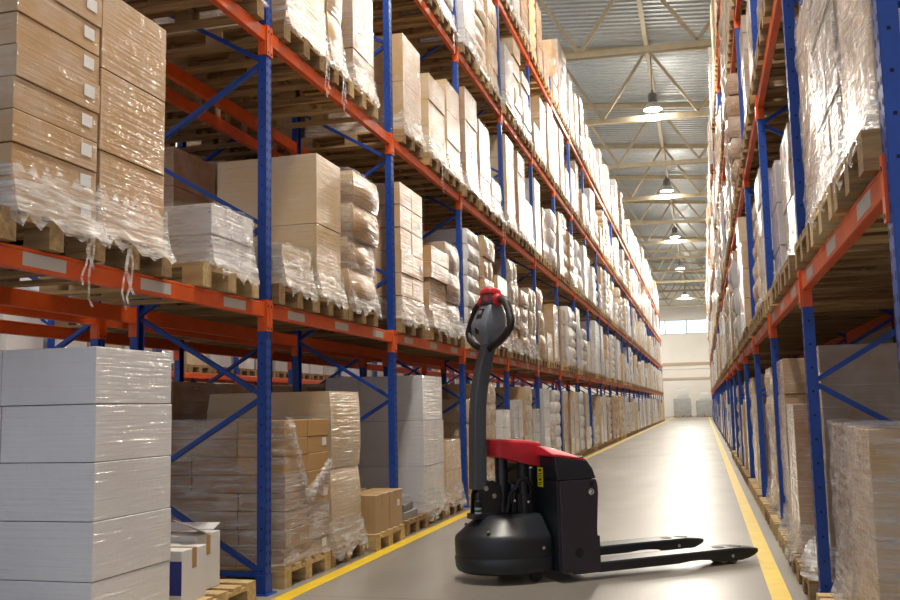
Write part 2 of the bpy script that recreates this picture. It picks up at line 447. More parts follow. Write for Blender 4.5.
def skirt_geo(w, d, seed, sx, top=.22, drop=.06, out=.012):
    """gathered film round the foot of a load, hanging over the pallet"""
    rn = random.Random(seed); b = MB(); per = []
    n = 14
    for s in range(4):
        for j in range(n):
            q = j/n; per.append({0: (-1+2*q, -1), 1: (1, -1+2*q), 2: (1-2*q, 1), 3: (-1, 1-2*q)}[s])
    rings = []
    for lv in range(5):
        t = lv/4
        ring = []
        for (px, py) in per:
            face = px*sx > .999
            o = .006+(out+.035)*(1-t)**2*rn.uniform(.9, 1.4)+rn.uniform(0, .008) if face else .005+rn.uniform(0, .012)*(1-t)
            z = (-drop*rn.uniform(.2, 1.6)*(1-t)**2 if face else .004)+top*t*(rn.uniform(.7, 1.15) if lv == 4 else 1)
            ring.append((px*(d/2+o), py*(w/2+min(o, .014)), z))
        rings.append(ring)
    return b.loft(rings, cap=False)
def shell_geo(w, d, h, seed, torn=None):
    """wrinkled sheet of stretch film round a load; torn(face, t, z) says where it is missing"""
    rn = random.Random(seed); b = MB(); n = 22; m = 26; per = []
    for s in range(4):
        for j in range(n):
            q = j/n; per.append((s, q)+{0: (-1+2*q, -1), 1: (1, -1+2*q), 2: (1-2*q, 1), 3: (-1, 1-2*q)}[s])
    ph = [rn.uniform(0, 6) for _ in range(8)]
    vs = []
    for i in range(m+1):
        z = .004+(h+.004)*i/m
        for k, (s, q, px, py) in enumerate(per):
            a = k*.9+z*14+ph[0]; o = .010+.006*math.sin(a)+.005*math.sin(k*.37-z*23+ph[1])+rn.uniform(-.004, .004)
            if i == 0: o += rn.uniform(0, .02)
            c = abs(px) > .93 and abs(py) > .93
            vs.append((px*(d/2+o*(.6 if c else 1)), py*(w/2+o*(.6 if c else 1)), z+(rn.uniform(0, .015) if i in (0, m) else 0)))
    N_ = len(per); fs = []
    for i in range(m):
        for k in range(N_):
            s, q = per[k][:2]
            if torn and torn(s, q, (i+.5)/m): continue
            fs.append((i*N_+k, i*N_+(k+1) % N_, (i+1)*N_+(k+1) % N_, (i+1)*N_+k))
    return b.add(vs, fs)
skirts = {}
def skirt_mesh(w, d, seed, sx):
    key = (round(w, 1), round(d, 1), seed % 3, sx)
    if key not in skirts: skirts[key] = skirt_geo(round(w, 1), round(d, 1), seed % 3, sx).mesh('film_skirt', M['film'], smooth=True)
    return skirts[key]
def tail_mesh(seed):
    rn = random.Random(seed); b = MB()
    for q in range(3):
        y0 = rn.uniform(-.05, .05); x0 = 0; pts = []
        ln = rn.uniform(.12, .38); wd = rn.uniform(.006, .022)
        vs = []; fs = []
        for i in range(9):
            t = i/8
            yy = y0+.03*math.sin(t*5+q)+rn.uniform(-.006, .006); xx = x0+.02*t+rn.uniform(-.004, .004)
            vs += [(xx, yy-wd/2, -ln*t), (xx+.004, yy+wd/2, -ln*t+rn.uniform(-.004, .004))]
            if i: fs.append((2*i-2, 2*i-1, 2*i+1, 2*i))
        b.add(vs, fs)
    return b.mesh('film_tail', M['veil'], smooth=True)
tails = [tail_mesh(i) for i in range(4)]
far_cache = {}
def far_load_mesh(w, d, h, nl, bulge, seed, sag):
    key = (w, d, h, nl, bulge, seed, sag)
    if key not in far_cache:
        rn = random.Random(seed); b = MB(); lh = h/nl
        dx = dy = 0
        for i in range(nl):
            dx = dx+rn.uniform(-sag, sag); dy = dy+rn.uniform(-sag, sag)
            carton_geo(b, dx, dy, i*lh, w-rn.uniform(0, .02), d-.01, lh-.006, bulge, rn)
        far_cache[key] = b.mesh('wrapped_load', M['wrap'], smooth=bulge > .004)
    return far_cache[key]

levphrase = ['on the floor', 'on the first beams', 'on the second beams', 'on the third beams', 'on the top beams']
slotphrase = ['near end', 'middle', 'far end']
def where(side, lv, bay, slot):
    return '%s of %s bay, %s, %s racking' % (slotphrase[slot], ORD[bay], levphrase[lv], side)
nthing = {'load': 0, 'pallet': 0}
stuff_loads = {}; stuff_pal = MB()
def hword(h): return 'low' if h < .8 else ('tall' if h > 1.38 else 'medium')
def make_load(side, lv, bay, slot, cy, w, h, color, nl=4, ny=2, nx=2, bulge=0, front=None, depth=1.1, near=True, label=None, sag=.006,
              labels=0, mat='wrap', tail=0, skirt=True, seed=0, base=None, sheet=False, xshift=0):
    sx = 1 if side == 'left' else -1
    fx = (XL+.035 if side == 'left' else XR-.035) if front is None else front
    cx = fx-sx*depth/2
    z = (LEV[lv] if lv else 0)+PALLETH if base is None else base
    name = {'wrap': 'wrapped_load', 'card': 'wrapped_load'}[mat]
    lab = label or '%s %s wrapped load, %s' % (hword(h), color, where(side, lv, bay, slot))
    tint = TINT[color]; j = R.uniform(.90, 1.1); tint = tuple(min(.85, q*j) for q in tint)
    nthing['load'] += 1
    if not near:
        o = link(name, far_load_mesh(.74, 1.05, h, nl, bulge, seed % 4, sag), None, (cx, cy, z))
        o.scale = (depth/1.05, w/.74, 1); o.color = (*tint, 1)
        return tag(o, lab, 'wrapped load', 'film-wrapped loads on the racking')
    root = tag(empty(name, (cx, cy, z)), lab, 'wrapped load', 'film-wrapped loads on the racking')
    lh = h/nl; cw = w/ny; cd = depth/nx; rn = random.Random(seed*31+bay*7+slot)
    for i in range(nl):
        ox = rn.uniform(-sag, sag); oy = rn.uniform(-sag, sag)
        for a in range(nx):
            for c in range(ny):
                if 0 < c < ny-1 and 0 < a < nx-1 and i < nl-1: continue
                me = carton_mesh(cw-.003, cd-.003, lh-.003, bulge, M[mat], rn.randrange(3))
                o = link('carton', me, root, (-depth/2+cd*(a+.5)+ox+rn.uniform(-.003, .003), -w/2+cw*(c+.5)+oy+rn.uniform(-.003, .003), i*lh), rn.uniform(-.006, .006))
                k = rn.uniform(.94, 1.05); o.color = (*[q*k for q in tint], 1)
                if labels and (a == (nx-1 if sx > 0 else 0)) and c == ny-1 and i % labels == 0:
                    link('paper_label', lab_me, o, (sx*(cd/2+.001), cw/2-.09, lh*.4))
    if skirt:
        s = link('film_skirt', skirt_mesh(w, depth, seed, sx), root); s.scale = (depth/round(depth, 1), w/round(w, 1), 1)
        s['label'] = 'gathered clear stretch film round the foot of the load'
    if sheet:
        sh = link('stretch_film', shell_geo(w, depth, h, seed).mesh('stretch_film', M['veilthin'], smooth=True), root)
        sh['label'] = 'clear wrinkled stretch film round the cartons'
    for t in range(tail):
        o = link('film_tail', tails[(seed+t) % 4], root, (sx*(depth/2+(.03 if side == 'left' else .14)), rn.uniform(-w*.4, w*.4), -.03))
        o['label'] = 'torn strip of stretch film hanging down'
    return root
def make_pallet(side, lv, bay, slot, cy, front=None, fresh=False, label=None, loaded=True, w=.8, depth=1.15, group='wooden pallets on the racking'):
    sx = 1 if side == 'left' else -1
    fx = (XL+.04 if side == 'left' else XR-.04) if front is None else front
    o = link('wooden_pallet', pallet_fresh if fresh else pallet_me, None, (fx-sx*depth/2, cy, LEV[lv]))
    o.scale = (depth/1.15, w/.8, 1)
    nthing['pallet'] += 1
    return tag(o, label or 'wooden pallet %s, %s' % ('under load' if loaded else 'standing empty', where(side, lv, bay, slot)), 'pallet', group)

# explicit loads read from the photograph: (side, level, bay, slot): y0, y1, height, colour and form
X = {}
def P(key, y0, y1, h, color, **k): k.update(y0=y0, y1=y1, h=h, color=color); X[key] = k
lf = 'left'; rt = 'right'
P((lf, 0, 0, 1), 4.03, 4.72, 1.42, 'white', nl=5, ny=1, nx=2, label='tall white carton stack wrapped in film, on the floor before the blue upright', skirt=False)
P((lf, 1, 0, 0), 3.40, 4.00, 1.5, 'tan', nl=10, ny=1, nx=2, labels=1, depth=1.15, tail=1, label='tall tan wrapped carton stack with a column of white labels, above white stack')
P((lf, 1, 0, 1), 4.02, 4.61, 1.28, 'tan', nl=3, ny=1, nx=2, tail=1, label='tall tan wrapped load without labels, beside the load with white labels')
P((lf, 1, 0, 2), 5.12, 5.68, .38, 'white', nl=2, ny=1, nx=2, tail=0, depth=1.0, sag=.02, sheet=True, label='low white wrapped carton stack on first beams, beside blue upright')
P((lf, 1, 1, 0), 6.15, 6.66, .30, 'beige', nl=1, ny=1, nx=2, sheet=True, label='low film-swathed carton on first beams just behind the near blue upright')
P((lf, 1, 1, 1), 6.80, 7.31, 1.14, 'beige', nl=2, ny=1, nx=1, label='medium beige wrapped load with large cartons, middle of second bay, first beams', depth=.88)
P((lf, 1, 1, 2), 7.50, 8.16, 1.18, 'light brown', nl=4, ny=1, nx=1, bulge=.03, sag=.035, sheet=True, label='bulging light brown wrapped load sagging at its middle, second bay, first beams')
P((lf, 1, 2, 0), 8.94, 9.72, 1.40, 'light brown', nl=6, ny=2, nx=2, labels=2, label='tall light brown wrapped load, near end of third bay, first beams')
P((lf, 1, 2, 1), 10.0, 10.75, .92, 'tan', nl=5, ny=1, nx=2, sag=.02, label='tan carton stack with visible layers, middle of third bay, first beams')
P((lf, 1, 2, 2), 10.75, 11.4, 1.10, 'grey-brown', nl=3, ny=1, nx=1, bulge=.03, sag=.03, label='bulging grey-brown wrapped load, far end of third bay, first beams')
P((lf, 0, 1, 0), 6.19, 7.0, 1.02, 'brown', nl=8, ny=2, nx=3, labels=3, skirt=False, label='brown small-carton stack with torn film baring its cartons, floor of second bay')
P((lf, 0, 1, 1), 7.06, 7.73, 1.24, 'beige', nl=2, ny=1, nx=1, label='beige wrapped load on the floor behind the torn brown stack', bulge=.012)
P((lf, 0, 2, 0), 9.0, 9.0, 0, 'white', skip=True)
P((lf, 0, 2, 1), 9.62, 10.40, 1.44, 'white', nl=3, ny=2, nx=3, label='tall white and grey carton stack on the floor, middle of third bay')
P((lf, 0, 2, 2), 10.55, 11.2, .72, 'light brown', nl=2, ny=1, nx=2, label='low light brown wrapped load on the floor, far end of third bay')
P((lf, 2, 1, 0), 6.2, 6.98, 1.5, 'light brown', nl=4, ny=1, nx=2, tail=1)
P((lf, 2, 1, 1), 7.05, 7.38, 1.3, 'beige', nl=3, ny=1, nx=1, bulge=.02, tail=1)
P((lf, 2, 1, 2), 7.62, 8.18, 1.32, 'grey-brown', nl=4, ny=1, nx=2)
P((lf, 2, 2, 0), 9.1, 9.74, 1.05, 'light brown', nl=2, ny=1, nx=2, labels=1)
P((lf, 2, 2, 1), 10.05, 10.75, .95, 'beige', nl=3, ny=1, nx=2, tail=1)
P((lf, 2, 2, 2), 10.86, 11.5, 1.15, 'beige', nl=3, ny=1, nx=2)
P((rt, 0, 0, 0), 3.5, 3.5, 0, 'tan', skip=True)
P((rt, 0, 0, 1), 4.45, 5.08, .95, 'tan', nl=2, ny=1, nx=2, sheet=True, front=.68, skirt=False, label='tan film-streaked load on the floor at the lower right, nearest of its pair')
P((rt, 0, 0, 2), 5.16, 5.74, .95, 'brown', nl=1, ny=1, nx=2, sheet=True, front=.68, label='brown film-streaked load on the floor between lower right load and blue upright')
P((rt, 0, 1, 0), 6.22, 6.95, 1.42, 'grey-brown', nl=2, ny=1, nx=1, front=.70, depth=1.0, label='tall grey-brown wrapped load behind the brace of the right-hand upright, floor')
P((rt, 0, 1, 1), 7.05, 7.65, 1.06, 'brown', nl=2, ny=1, nx=2, front=.60)
P((rt, 1, 0, 0), 3.40, 4.06, 1.5, 'tan', nl=1, ny=1, nx=2, depth=1.0, front=.62, sheet=True)
P((rt, 1, 0, 1), 4.20, 4.95, 1.5, 'grey-brown', nl=7, ny=2, nx=2, front=.62, sheet=True)
P((rt, 1, 0, 2), 5.10, 5.78, 1.3, 'tan', nl=1, ny=1, nx=2, front=.645, sheet=True)
P((rt, 1, 1, 0), 6.20, 6.90, .45, 'pale grey', nl=2, ny=1, nx=2, front=.64)
P((rt, 1, 1, 1), 7.05, 7.75, 1.1, 'grey-brown', nl=4, ny=1, nx=2, front=.68)

NB = {'left': 14, 'right': 7}
def in_sight(x0, x1, y0, y1, z0, z1, pad=70):
    for x in (x0, x1):
        for y in (y0, y1):
            for z in (z0, z1):
                d = Vector((x, y, z-CAMH)); dz = d.dot(fw)
                if dz > .2 and -pad < 450+F*d.dot(rr)/dz < 900+pad and -pad < 300-F*d.dot(uu)/dz < 600+pad: return True
    return False
for side in ('left', 'right'):
    for bay in range(25):
        for lv in range(5):
            for slot in range(3):
                k = X.get((side, lv, bay, slot))
                rn = random.Random(hash((side == 'left', lv, bay, slot)) & 0xffff)
                cy = Y0+BAY*bay+.52+.88*slot+rn.uniform(-.03, .03)
                if side == 'right' and bay == 0 and lv >= 3: continue
                if side == 'left' and bay == 0 and (lv >= 3): continue
                if side == 'left' and bay == 1 and lv == 4: continue
                if side == 'left' and bay == 0 and slot == 0 and lv in (0, 2): continue
                if k is None and side == 'left' and lv == 0 and (bay, slot) in ((0, 2), (1, 2)): continue
                near = bay < 5 if side == 'left' else bay < 3
                if k is None:
                    h = rn.choice([1.05, 1.2, 1.35, 1.45, 1.5]) if rn.random() < .8 else rn.choice([.55, .8])
                    if lv == 4 and rn.random() < .6: h += .35
                    if lv == 0: h = min(h, 1.42)
                    nl = max(2, round(h/rn.choice([.22, .3, .4]))); bulge = rn.choice([0, 0, 0, .012, .03])
                    k = dict(y0=cy-rn.uniform(.31, .37), y1=cy+rn.uniform(.31, .37), h=h, nl=nl, ny=rn.choice([1, 1, 2]), nx=2, bulge=bulge,
                             sag=.025 if bulge > .02 else .006, tail=1 if rn.random() < .3 and lv else 0,
                             color=rn.choice(['tan', 'light brown', 'beige', 'light brown', 'beige', 'grey-brown', 'white', 'pale grey', 'brown']))
                    if bay >= 7 and rn.random() < .55: k['color'] = rn.choice(['white', 'pale grey', 'white', 'beige'])  # far loads paler: glare of their film put into the goods' colour
                    k['front'] = (XL+rn.uniform(.0, .055) if side == 'left' else XR+(rn.uniform(.02, .10) if bay < 3 else (rn.uniform(.0, .06) if lv == 0 else rn.uniform(-.07, .01))))
                k = dict(k)
                if k.pop('skip', False): continue
                y0, y1 = k.pop('y0'), k.pop('y1'); cy = (y0+y1)/2
                if not in_sight(*((XL-1.1, XL+.05) if side == 'left' else (XR-.05, XR+1.1)), y0, y1, LEV[lv], LEV[lv]+PALLETH+k['h']): continue
                if bay >= NB[side]:
                    sx = 1 if side == 'left' else -1; fx = k['front']; m = stuff_loads.setdefault(k['color'], MB()); lh = k['h']/k['nl']
                    for i in range(k['nl']): carton_geo(m, fx-sx*.52+rn.uniform(-.01, .01), cy+rn.uniform(-.01, .01), LEV[lv]+PALLETH+i*lh, y1-y0, 1.05, lh-.01, 0)
                    g = pallet_geo(.8, 1.15); g.v = [(q[0]+fx-sx*.57, q[1]+cy, q[2]+LEV[lv]) for q in g.v]; stuff_pal.add(g.v, g.f)
                    continue
                h, color = k.pop('h'), k.pop('color')
                if not near:
                    for q in ('ny', 'nx', 'tail', 'labels'): k.pop(q, None)
                make_load(side, lv, bay, slot, cy, y1-y0, h, color, near=near, seed=rn.randrange(99), **k)
                pw = min(.84, max(.74, y1-y0+.06))
                make_pallet(side, lv, bay, slot, min(max(cy, Y0+BAY*bay+.085+pw/2), Y0+BAY*(bay+1)-.085-pw/2), w=pw, fresh=rn.random() < .35)
# shadowed back-to-back row: its pallets and goods show between the beams
for bay in range(1, 4):
    for lv in ((0, 1, 2) if bay < 3 else (0, 1)):
        for slot in range(3):
            rn = random.Random(bay*100+lv*10+slot)
            cy = Y0+BAY*bay+.52+.88*slot
            if (bay, lv, slot) == (1, 1, 0): continue
            h = rn.choice([1.36, 1.42]) if lv == 0 else rn.choice([1.4, 1.5, 1.55])
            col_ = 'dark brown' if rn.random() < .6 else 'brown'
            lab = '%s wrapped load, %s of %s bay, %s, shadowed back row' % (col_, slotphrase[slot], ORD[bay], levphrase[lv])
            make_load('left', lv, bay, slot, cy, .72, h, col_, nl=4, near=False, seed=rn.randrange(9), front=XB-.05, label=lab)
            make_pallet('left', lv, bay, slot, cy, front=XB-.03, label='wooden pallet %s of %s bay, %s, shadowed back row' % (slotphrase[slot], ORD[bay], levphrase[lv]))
# goods across the next aisle: too many and too small to part
across = {}
for bay in range(2, 14):
    for lv in (0, 1):
        for slot in range(3):
            rn = random.Random(bay*77+lv*9+slot)
            cy = Y0+BAY*bay+.52+.88*slot; h = rn.choice([.9, 1.1, 1.3])
            m = stuff_loads.setdefault(rn.choice(['white', 'pale grey', 'beige']), MB())
            for i in range(3): carton_geo(m, -9.6+rn.uniform(-.02, .02), cy+rn.uniform(-.02, .02), LEV[lv]+PALLETH+i*h/3, .74, 1.05, h/3-.01, 0)
            g = pallet_geo(.8, 1.15); g.v = [(q[0]-9.6, q[1]+cy, q[2]+LEV[lv]) for q in g.v]; stuff_pal.add(g.v, g.f)
allst = MB(); mats = []
for i, (c, m) in enumerate(stuff_loads.items()):
    mats.append(wrapped('film_wrapped_goods_'+c.replace(' ', '_'), TINT[c])); allst.add(m.v, m.f, i)
tag(allst.build('wrapped_load', mats), 'mass of distant wrapped loads filling the far bays of the racking', 'wrapped load', kind='stuff')
tag(stuff_pal.build('wooden_pallet', M['wood']), 'distant wooden pallets under the loads of the far bays', 'pallet', kind='stuff')

# ------------------------------------------------------------------ loose things on floor pallets
def floor_carton(name, cx, cy, z, w, d, h, color, label, cat='carton', rz=0, tape=True):
    b = MB().box(-d/2, d/2, -w/2, w/2, 0, h)
    o = link(name, b.mesh(name, M['card'], bevel=.004, seg=1), None, (cx, cy, z), rz); o.color = (*TINT[color], 1) if isinstance(color, str) else (*color, 1)
    tag(o, label, cat)
    if tape:
        t = MB(); t.box(-d/2-.001, d/2+.001, -.025, .025, h, h+.001); t.box(d/2, d/2+.001, -.025, .025, h*.62, h); t.box(-d/2-.001, -d/2, -.025, .025, h*.62, h)
        t.build('packing_tape', M['tape'], o)
    return o
make_pallet('left', 0, 0, 2, 5.30, fresh=True, front=-2.86, label='fresh pale wooden pallet under the opened white cartons by the near upright', w=.86)
wc = (.74, .74, .75)
a = floor_carton('carton', -3.22, 5.38, PALLETH, .30, .42, .34, wc, 'white carton with open flaps and brown tape, beside the blue upright')
fl = MB(); fl.bar((.21, -.02, .34), (.10, -.14, .42), .30, .006, up=(0, 0, 1)); fl.bar((-.05, .15, .34), (-.06, .26, .37), .40, .006); fl.build('flap', M['card'], a).color = (*wc, 1)
b2 = floor_carton('carton', -3.16, 5.06, PALLETH, .28, .48, .30, wc, 'white carton with a dark blue printed panel, next to the tall white stack')
MB().box(-.10, .24, -.1415, -.140, .05, .24).build('printed_panel', M['bluelabel'], b2)
make_pallet('left', 0, 1, 2, 8.30, fresh=True, label='fresh wooden pallet on the floor under the three small tan cartons', w=.8, front=-2.80)
kc = (.50, .33, .165)
floor_carton('carton', -2.98, 8.16, PALLETH, .36, .30, .33, kc, 'small tan carton at the near end of the pallet, in front of its pair')
o = floor_carton('carton', -2.98, 8.55, PALLETH, .36, .30, .33, kc, 'small tan carton with a white label, at the far end of the pallet')
link('paper_label', lab_me, o, (.151, .06, .18))
floor_carton('carton', -3.31, 8.34, PALLETH, .60, .30, .34, kc, 'wide tan carton standing behind the two small tan cartons')
make_pallet('left', 0, 2, 0, 9.27, label='dark wooden pallet on the floor carrying two flat grey boxes', w=.74, front=-2.84)
for i, (x, y, z, lab) in enumerate(((-3.06, 9.2, PALLETH, 'flat grey box lying directly on the dark floor pallet'), (-3.08, 9.18, PALLETH+.075, 'flat dark grey box on top of another grey box'))):
    floor_carton('flat_box', x, y, z, .46-.05*i, .34, .07, (.30-.12*i, .30-.12*i, .29-.12*i), lab, 'box', .1*i, False)
# brown carton leaning against the right-hand upright
floor_carton('carton', .72, 8.55, PALLETH, .3, .2, .32, (.40, .22, .10), 'small brown carton on a pallet beside the second right-hand upright', tape=False) if False else None

# torn film round the brown small-carton stack: gone at the upper corner towards the aisle, gathered along the tear
P0 = next(o for o in COL.objects if o.get('label', '').startswith('brown small-carton stack'))
pw_, pd_, ph_ = .81, 1.1, 1.02
def tear(q): return .98-.50*max(0, min(1, (q-.12)/.35)) if q < .5 else .48+.40*(q-.5)
link('stretch_film', shell_geo(pw_, pd_, ph_, 5, lambda s_, q, t: s_ == 1 and t > tear(q)).mesh('stretch_film', M['veilthin'], smooth=True), P0)['label'] = 'torn clear stretch film round the lower cartons'
for o in list(P0.children):
    if o.name.startswith('carton') and o.location.x > .2 and o.location.z/ph_ > (.34 if o.location.y > 0 else .6):
        o.data = o.data.copy(); o.data.materials[0] = M['card']; o.color = (.50, .29, .11, 1)
rn = random.Random(8)
for off in range(2):
    vs = []; fs = []; n_ = 34
    for i in range(n_):
        q = i/(n_-1); z0 = ph_*tear(q)
        for k in range(4):
            vs.append((pd_/2+.008+[.0, .022, .018, .003][k]*rn.uniform(.4, 1.5), -pw_/2+pw_*q+rn.uniform(-.008, .008), z0+[-.07, -.03, .01, .035][k]*rn.uniform(.3, 1.5)-.02*off))
        if i: fs += [(4*i-4+k, 4*i-3+k, 4*i+1+k, 4*i+k) for k in range(3)]
    link('film_tail', MB().add(vs, fs).mesh('film_tail', M['film'], smooth=True), P0)['label'] = 'crumpled edge of the torn stretch film'
# crumpled film left on the pallet corner by the right-hand upright
rn = random.Random(4); rings = []
for i in range(9):
    t = i/8; r_ = math.sin(math.pi*min(1, .5+t*.5))**.6 if i < 8 else .05
    rings.append([(.08*r_*math.cos(a)*rn.uniform(.7, 1.25), .24*r_*math.sin(a)*rn.uniform(.75, 1.2), .22*t*rn.uniform(.85, 1.1)) for a in (2*math.pi*k/22 for k in range(22))])
tag(link('film_heap', MB().loft(rings).mesh('film_heap', M['veil'], smooth=True), None, (.625, 6.42, PALLETH+.002)), 'crumpled heap of clear stretch film on a floor pallet at the right-hand upright', 'plastic film')
# ------------------------------------------------------------------ far end
for i, (x, w_, h_, lab) in enumerate(((-1.95, 1.6, 2.6, 'grey wrapped machine crate against the back wall, the broader of two'), (.05, 1.5, 2.2, 'grey wrapped crate against the back wall nearer the right racking'))):
    c = tag(empty('wrapped_crate', (x, 92.5, 0)), lab, 'crate', 'grey crates at the back wall')
    g = MB(); carton_geo(g, 0, 0, .15, 1.5, w_, h_*.62, .01); g.build('crate_body', wrapped('grey_wrap_%d' % i, (.30, .31, .32)), c)
    g = MB(); carton_geo(g, .1, 0, .15+h_*.63, 1.2, w_*.7, h_*.35, .02); g.build('crate_top', wrapped('white_wrap_%d' % i, (.6, .61, .62)), c)
    g = pallet_geo(1.5, w_); g.build('crate_pallet', M['wood'], c)

# ------------------------------------------------------------------ electric pallet truck
# local frame: u along the forks, v across (towards the camera side), z up; MB.mesh(flip=True) maps v to -y
M['charcoal'] = paint('charcoal_moulded_plastic', (.013, .016, .022), .36, 0, .05)
M['black'] = plain('black_rubber', (.006, .006, .008), .55)
M['blackgloss'] = plain('black_gloss_steel', (.016, .016, .02), .28)
M['purple'] = paint('dark_powder_coat', (.034, .027, .042), .42, 0, .05)
M['fork'] = paint('fork_dark_enamel', (.013, .017, .025), .36, 0, .05)
M['red'] = paint('red_moulded_cover', (.56, .016, .03), .5, 0, .04)
M['slate'] = paint('slate_grey_plastic', (.17, .19, .225), .42, 0, .05)
M['armgrey'] = paint('dark_slate_arm', (.058, .068, .085), .42, 0, .05)
M['caution'] = plain('yellow_caution_sticker', (.72, .66, .02), .4)
M['silver'] = plain('silver_badge', (.42, .45, .50), .4, .3)
M['tread'] = plain('tan_polyurethane_tread', (.42, .33, .16), .5)
M['chrome'] = plain('bright_bolt', (.7, .7, .72), .25, 1)
M['amber'] = plain('pale_green_valve', (.25, .42, .38), .4)
T = tag(empty('electric_pallet_truck', (-1.04, 7.19, 0), .70), 'black electric pallet truck with red cover, upright grey tiller and two forks', 'pallet truck')
def TB(b, name, mat, par=T, **k): return b.build(name, mat, par, flip=True, **k)
def rrect(u0, u1, v0, v1, z, r, n=4):
    pts = []
    for cu, cv, a0 in ((u1-r, v1-r, 0), (u0+r, v1-r, 90), (u0+r, v0+r, 180), (u1-r, v0+r, 270)):
        for i in range(n+1):
            a = math.radians(a0+90*i/n); pts.append((cu+r*math.cos(a), cv+r*math.sin(a), z))
    return pts
# chassis / battery box
b = MB()
b.loft([rrect(-.31, -.005, -.40, .40, z, .02) for z in (.07, .70)])
b.loft([rrect(-.31, -.005, -.40, .40, .70, .02), rrect(-.315, -.04, -.38, .38, .80, .02), rrect(-.31, -.06, -.365, .365, .862, .02)])
TB(b, 'battery_body', M['charcoal'], bevel=.008, angle=30)
for s, nm in ((1, 'near'), (-1, 'far')):
    p = MB()
    prof = [(-.305, .065), (-.215, .065), (-.205, .05), (.005, .05), (.008, .10), (.008, .24), (-.006, .26), (-.006, .36), (.012, .60), (.010, .655), (-.002, .70), (-.295, .70), (-.305, .69)]
    p.loft([[(u, s*v, z) for u, z in prof] for v in (.385, .425)])
    sp = TB(p, 'side_panel', M['purple'], bevel=.006, angle=25)
    ub = MB()
    ub.loft([[(-.318, s*.40, .705), (-.002, s*.40, .705), (-.002, s*.424, .705), (-.318, s*.424, .705)], [(-.325, s*.38, .775), (-.022, s*.38, .775), (-.022, s*.412, .775), (-.325, s*.412, .775)],
             [(-.322, s*.35, .862), (-.055, s*.35, .838), (-.055, s*.392, .832), (-.322, s*.392, .862)]])
    TB(ub, 'shoulder_panel', M['charcoal'], bevel=.005, angle=20)
    if s > 0:
        h = MB(); h.tube([(-.165, s*.424, .197), (-.165, s*.4265, .197)], .034, 24); TB(h, 'lifting_hole', M['black'], sp)
        h = MB(); h.tube([(-.045, s*.424, .668), (-.045, s*.4265, .668)], .017, 16); TB(h, 'key_hole', M['black'], sp)
        h = MB(); h.tube([(-.047, s*.424, .612), (-.047, s*.4262, .612)], .022, 20); st = TB(h, 'round_sticker', M['white_label'], sp)
        g = MB(); pts = [(-.047+.013*math.cos(a), .4266, .617+.011*math.sin(a)) for a in (2.6, 1.9, 1.2, .4, -.3)]+[(-.043, .4266, .606), (-.052, .4266, .598), (-.040, .4266, .597)]
        g.tube(pts, .0035, 6); TB(g, 'sticker_mark', M['ink'], st)
# red cover: nose over the motor and sloping lid over the body
c = MB(); st = []
for u, w, zt, zb in ((-.645, .10, .985, .875), (-.636, .122, .992, .868), (-.615, .140, .995, .864), (-.54, .150, .994, .848), (-.44, .158, .988, .818), (-.34, .165, .975, .795), (-.30, .170, .965, .79)):
    st.append([(u, -w, zb), (u, -w, zt-.022), (u, -w+.018, zt-.004), (u, 0, zt), (u, w-.018, zt-.004), (u, w, zt-.022), (u, w, zb)])
c.loft(st)
lid = []
for u, w, zt, ze, zb in ((-.335, .385, .950, .885, .868), (-.30, .390, .950, .882, .862), (-.20, .388, .925, .868, .850), (-.10, .384, .890, .850, .836), (-.055, .376, .868, .842, .828), (-.035, .36, .85, .832, .822)):
    lid.append([(u, -w, zb), (u, -w, ze), (u, -w*.55, ze+(zt-ze)*.75), (u, 0, zt), (u, w*.55, ze+(zt-ze)*.75), (u, w, ze), (u, w, zb)])
c.loft(lid)
rc = TB(c, 'red_cover', M['red'], bevel=.010, angle=32, smooth=True)
bd = MB(); bd.loft([[(-.20+.036*math.cos(a)*k, .13+.075*math.sin(a)*k, z-.28*(.036*math.cos(a)*k)-.10*(.075*math.sin(a)*k)) for a in (2*math.pi*i/24 for i in range(24))] for k, z in ((1, .911), (1, .918), (.85, .921))])
bg_ = TB(bd, 'oval_badge', M['silver'], rc)
bm_ = MB(); bm_.box(-.212, -.188, .10, .16, .915, .9225); TB(bm_, 'badge_mark', M['ink'], bg_)
# yellow caution sticker on the mast side of the body
y = MB(); y.box(-.3165, -.3155, .135, .212, .645, .785); ys = TB(y, 'caution_sticker', M['caution'])
y = MB()
for z0, z1, a, d in ((.755, .772, .155, .192), (.735, .742, .150, .197), (.722, .728, .150, .192), (.690, .705, .158, .190), (.672, .678, .150, .197), (.660, .665, .150, .188)): y.box(-.3172, -.3166, a, d, z0, z1)
y.box(-.3172, -.3166, .14, .207, .713, .716)
TB(y, 'sticker_print', M['ink'], ys)
# round motor hood
h = MB()
def dshape(r, z, back=-.33, cu=-.50, vw=None, n=28, sq=1.0):
    pts = []
    for i in range(n+1):
        a = math.radians(90+180*i/n); pts.append((cu+r*math.cos(a), (vw or r)*math.sin(a), z))
    for v in (-.98, -.6, 0, .6, .98): pts.append((back, v*(vw or r), z))
    return pts
h.loft([dshape(r_, z_, vw=v_) for r_, v_, z_ in ((.36, .305, .062), (.384, .322, .074), (.397, .332, .10), (.402, .335, .165), (.393, .327, .178), (.398, .332, .20), (.398, .332, .29), (.392, .327, .312), (.362, .305, .335), (.30, .26, .385), (.24, .22, .43), (.20, .19, .452), (.17, .165, .46))])
mh = TB(h, 'motor_hood', M['charcoal'], smooth=True)
for v, z in ((.20, .37), (-.15, .38)):
    q = MB(); q.tube([(-.50-.26, v, z-.012), (-.50-.268, v, z+.004)], .012, 12); TB(q, 'hood_screw', M['chrome'], mh)
q = MB(); q.tube([(-.40, .330, .24), (-.40, .337, .24)], .012, 12); TB(q, 'hood_screw', M['chrome'], mh)
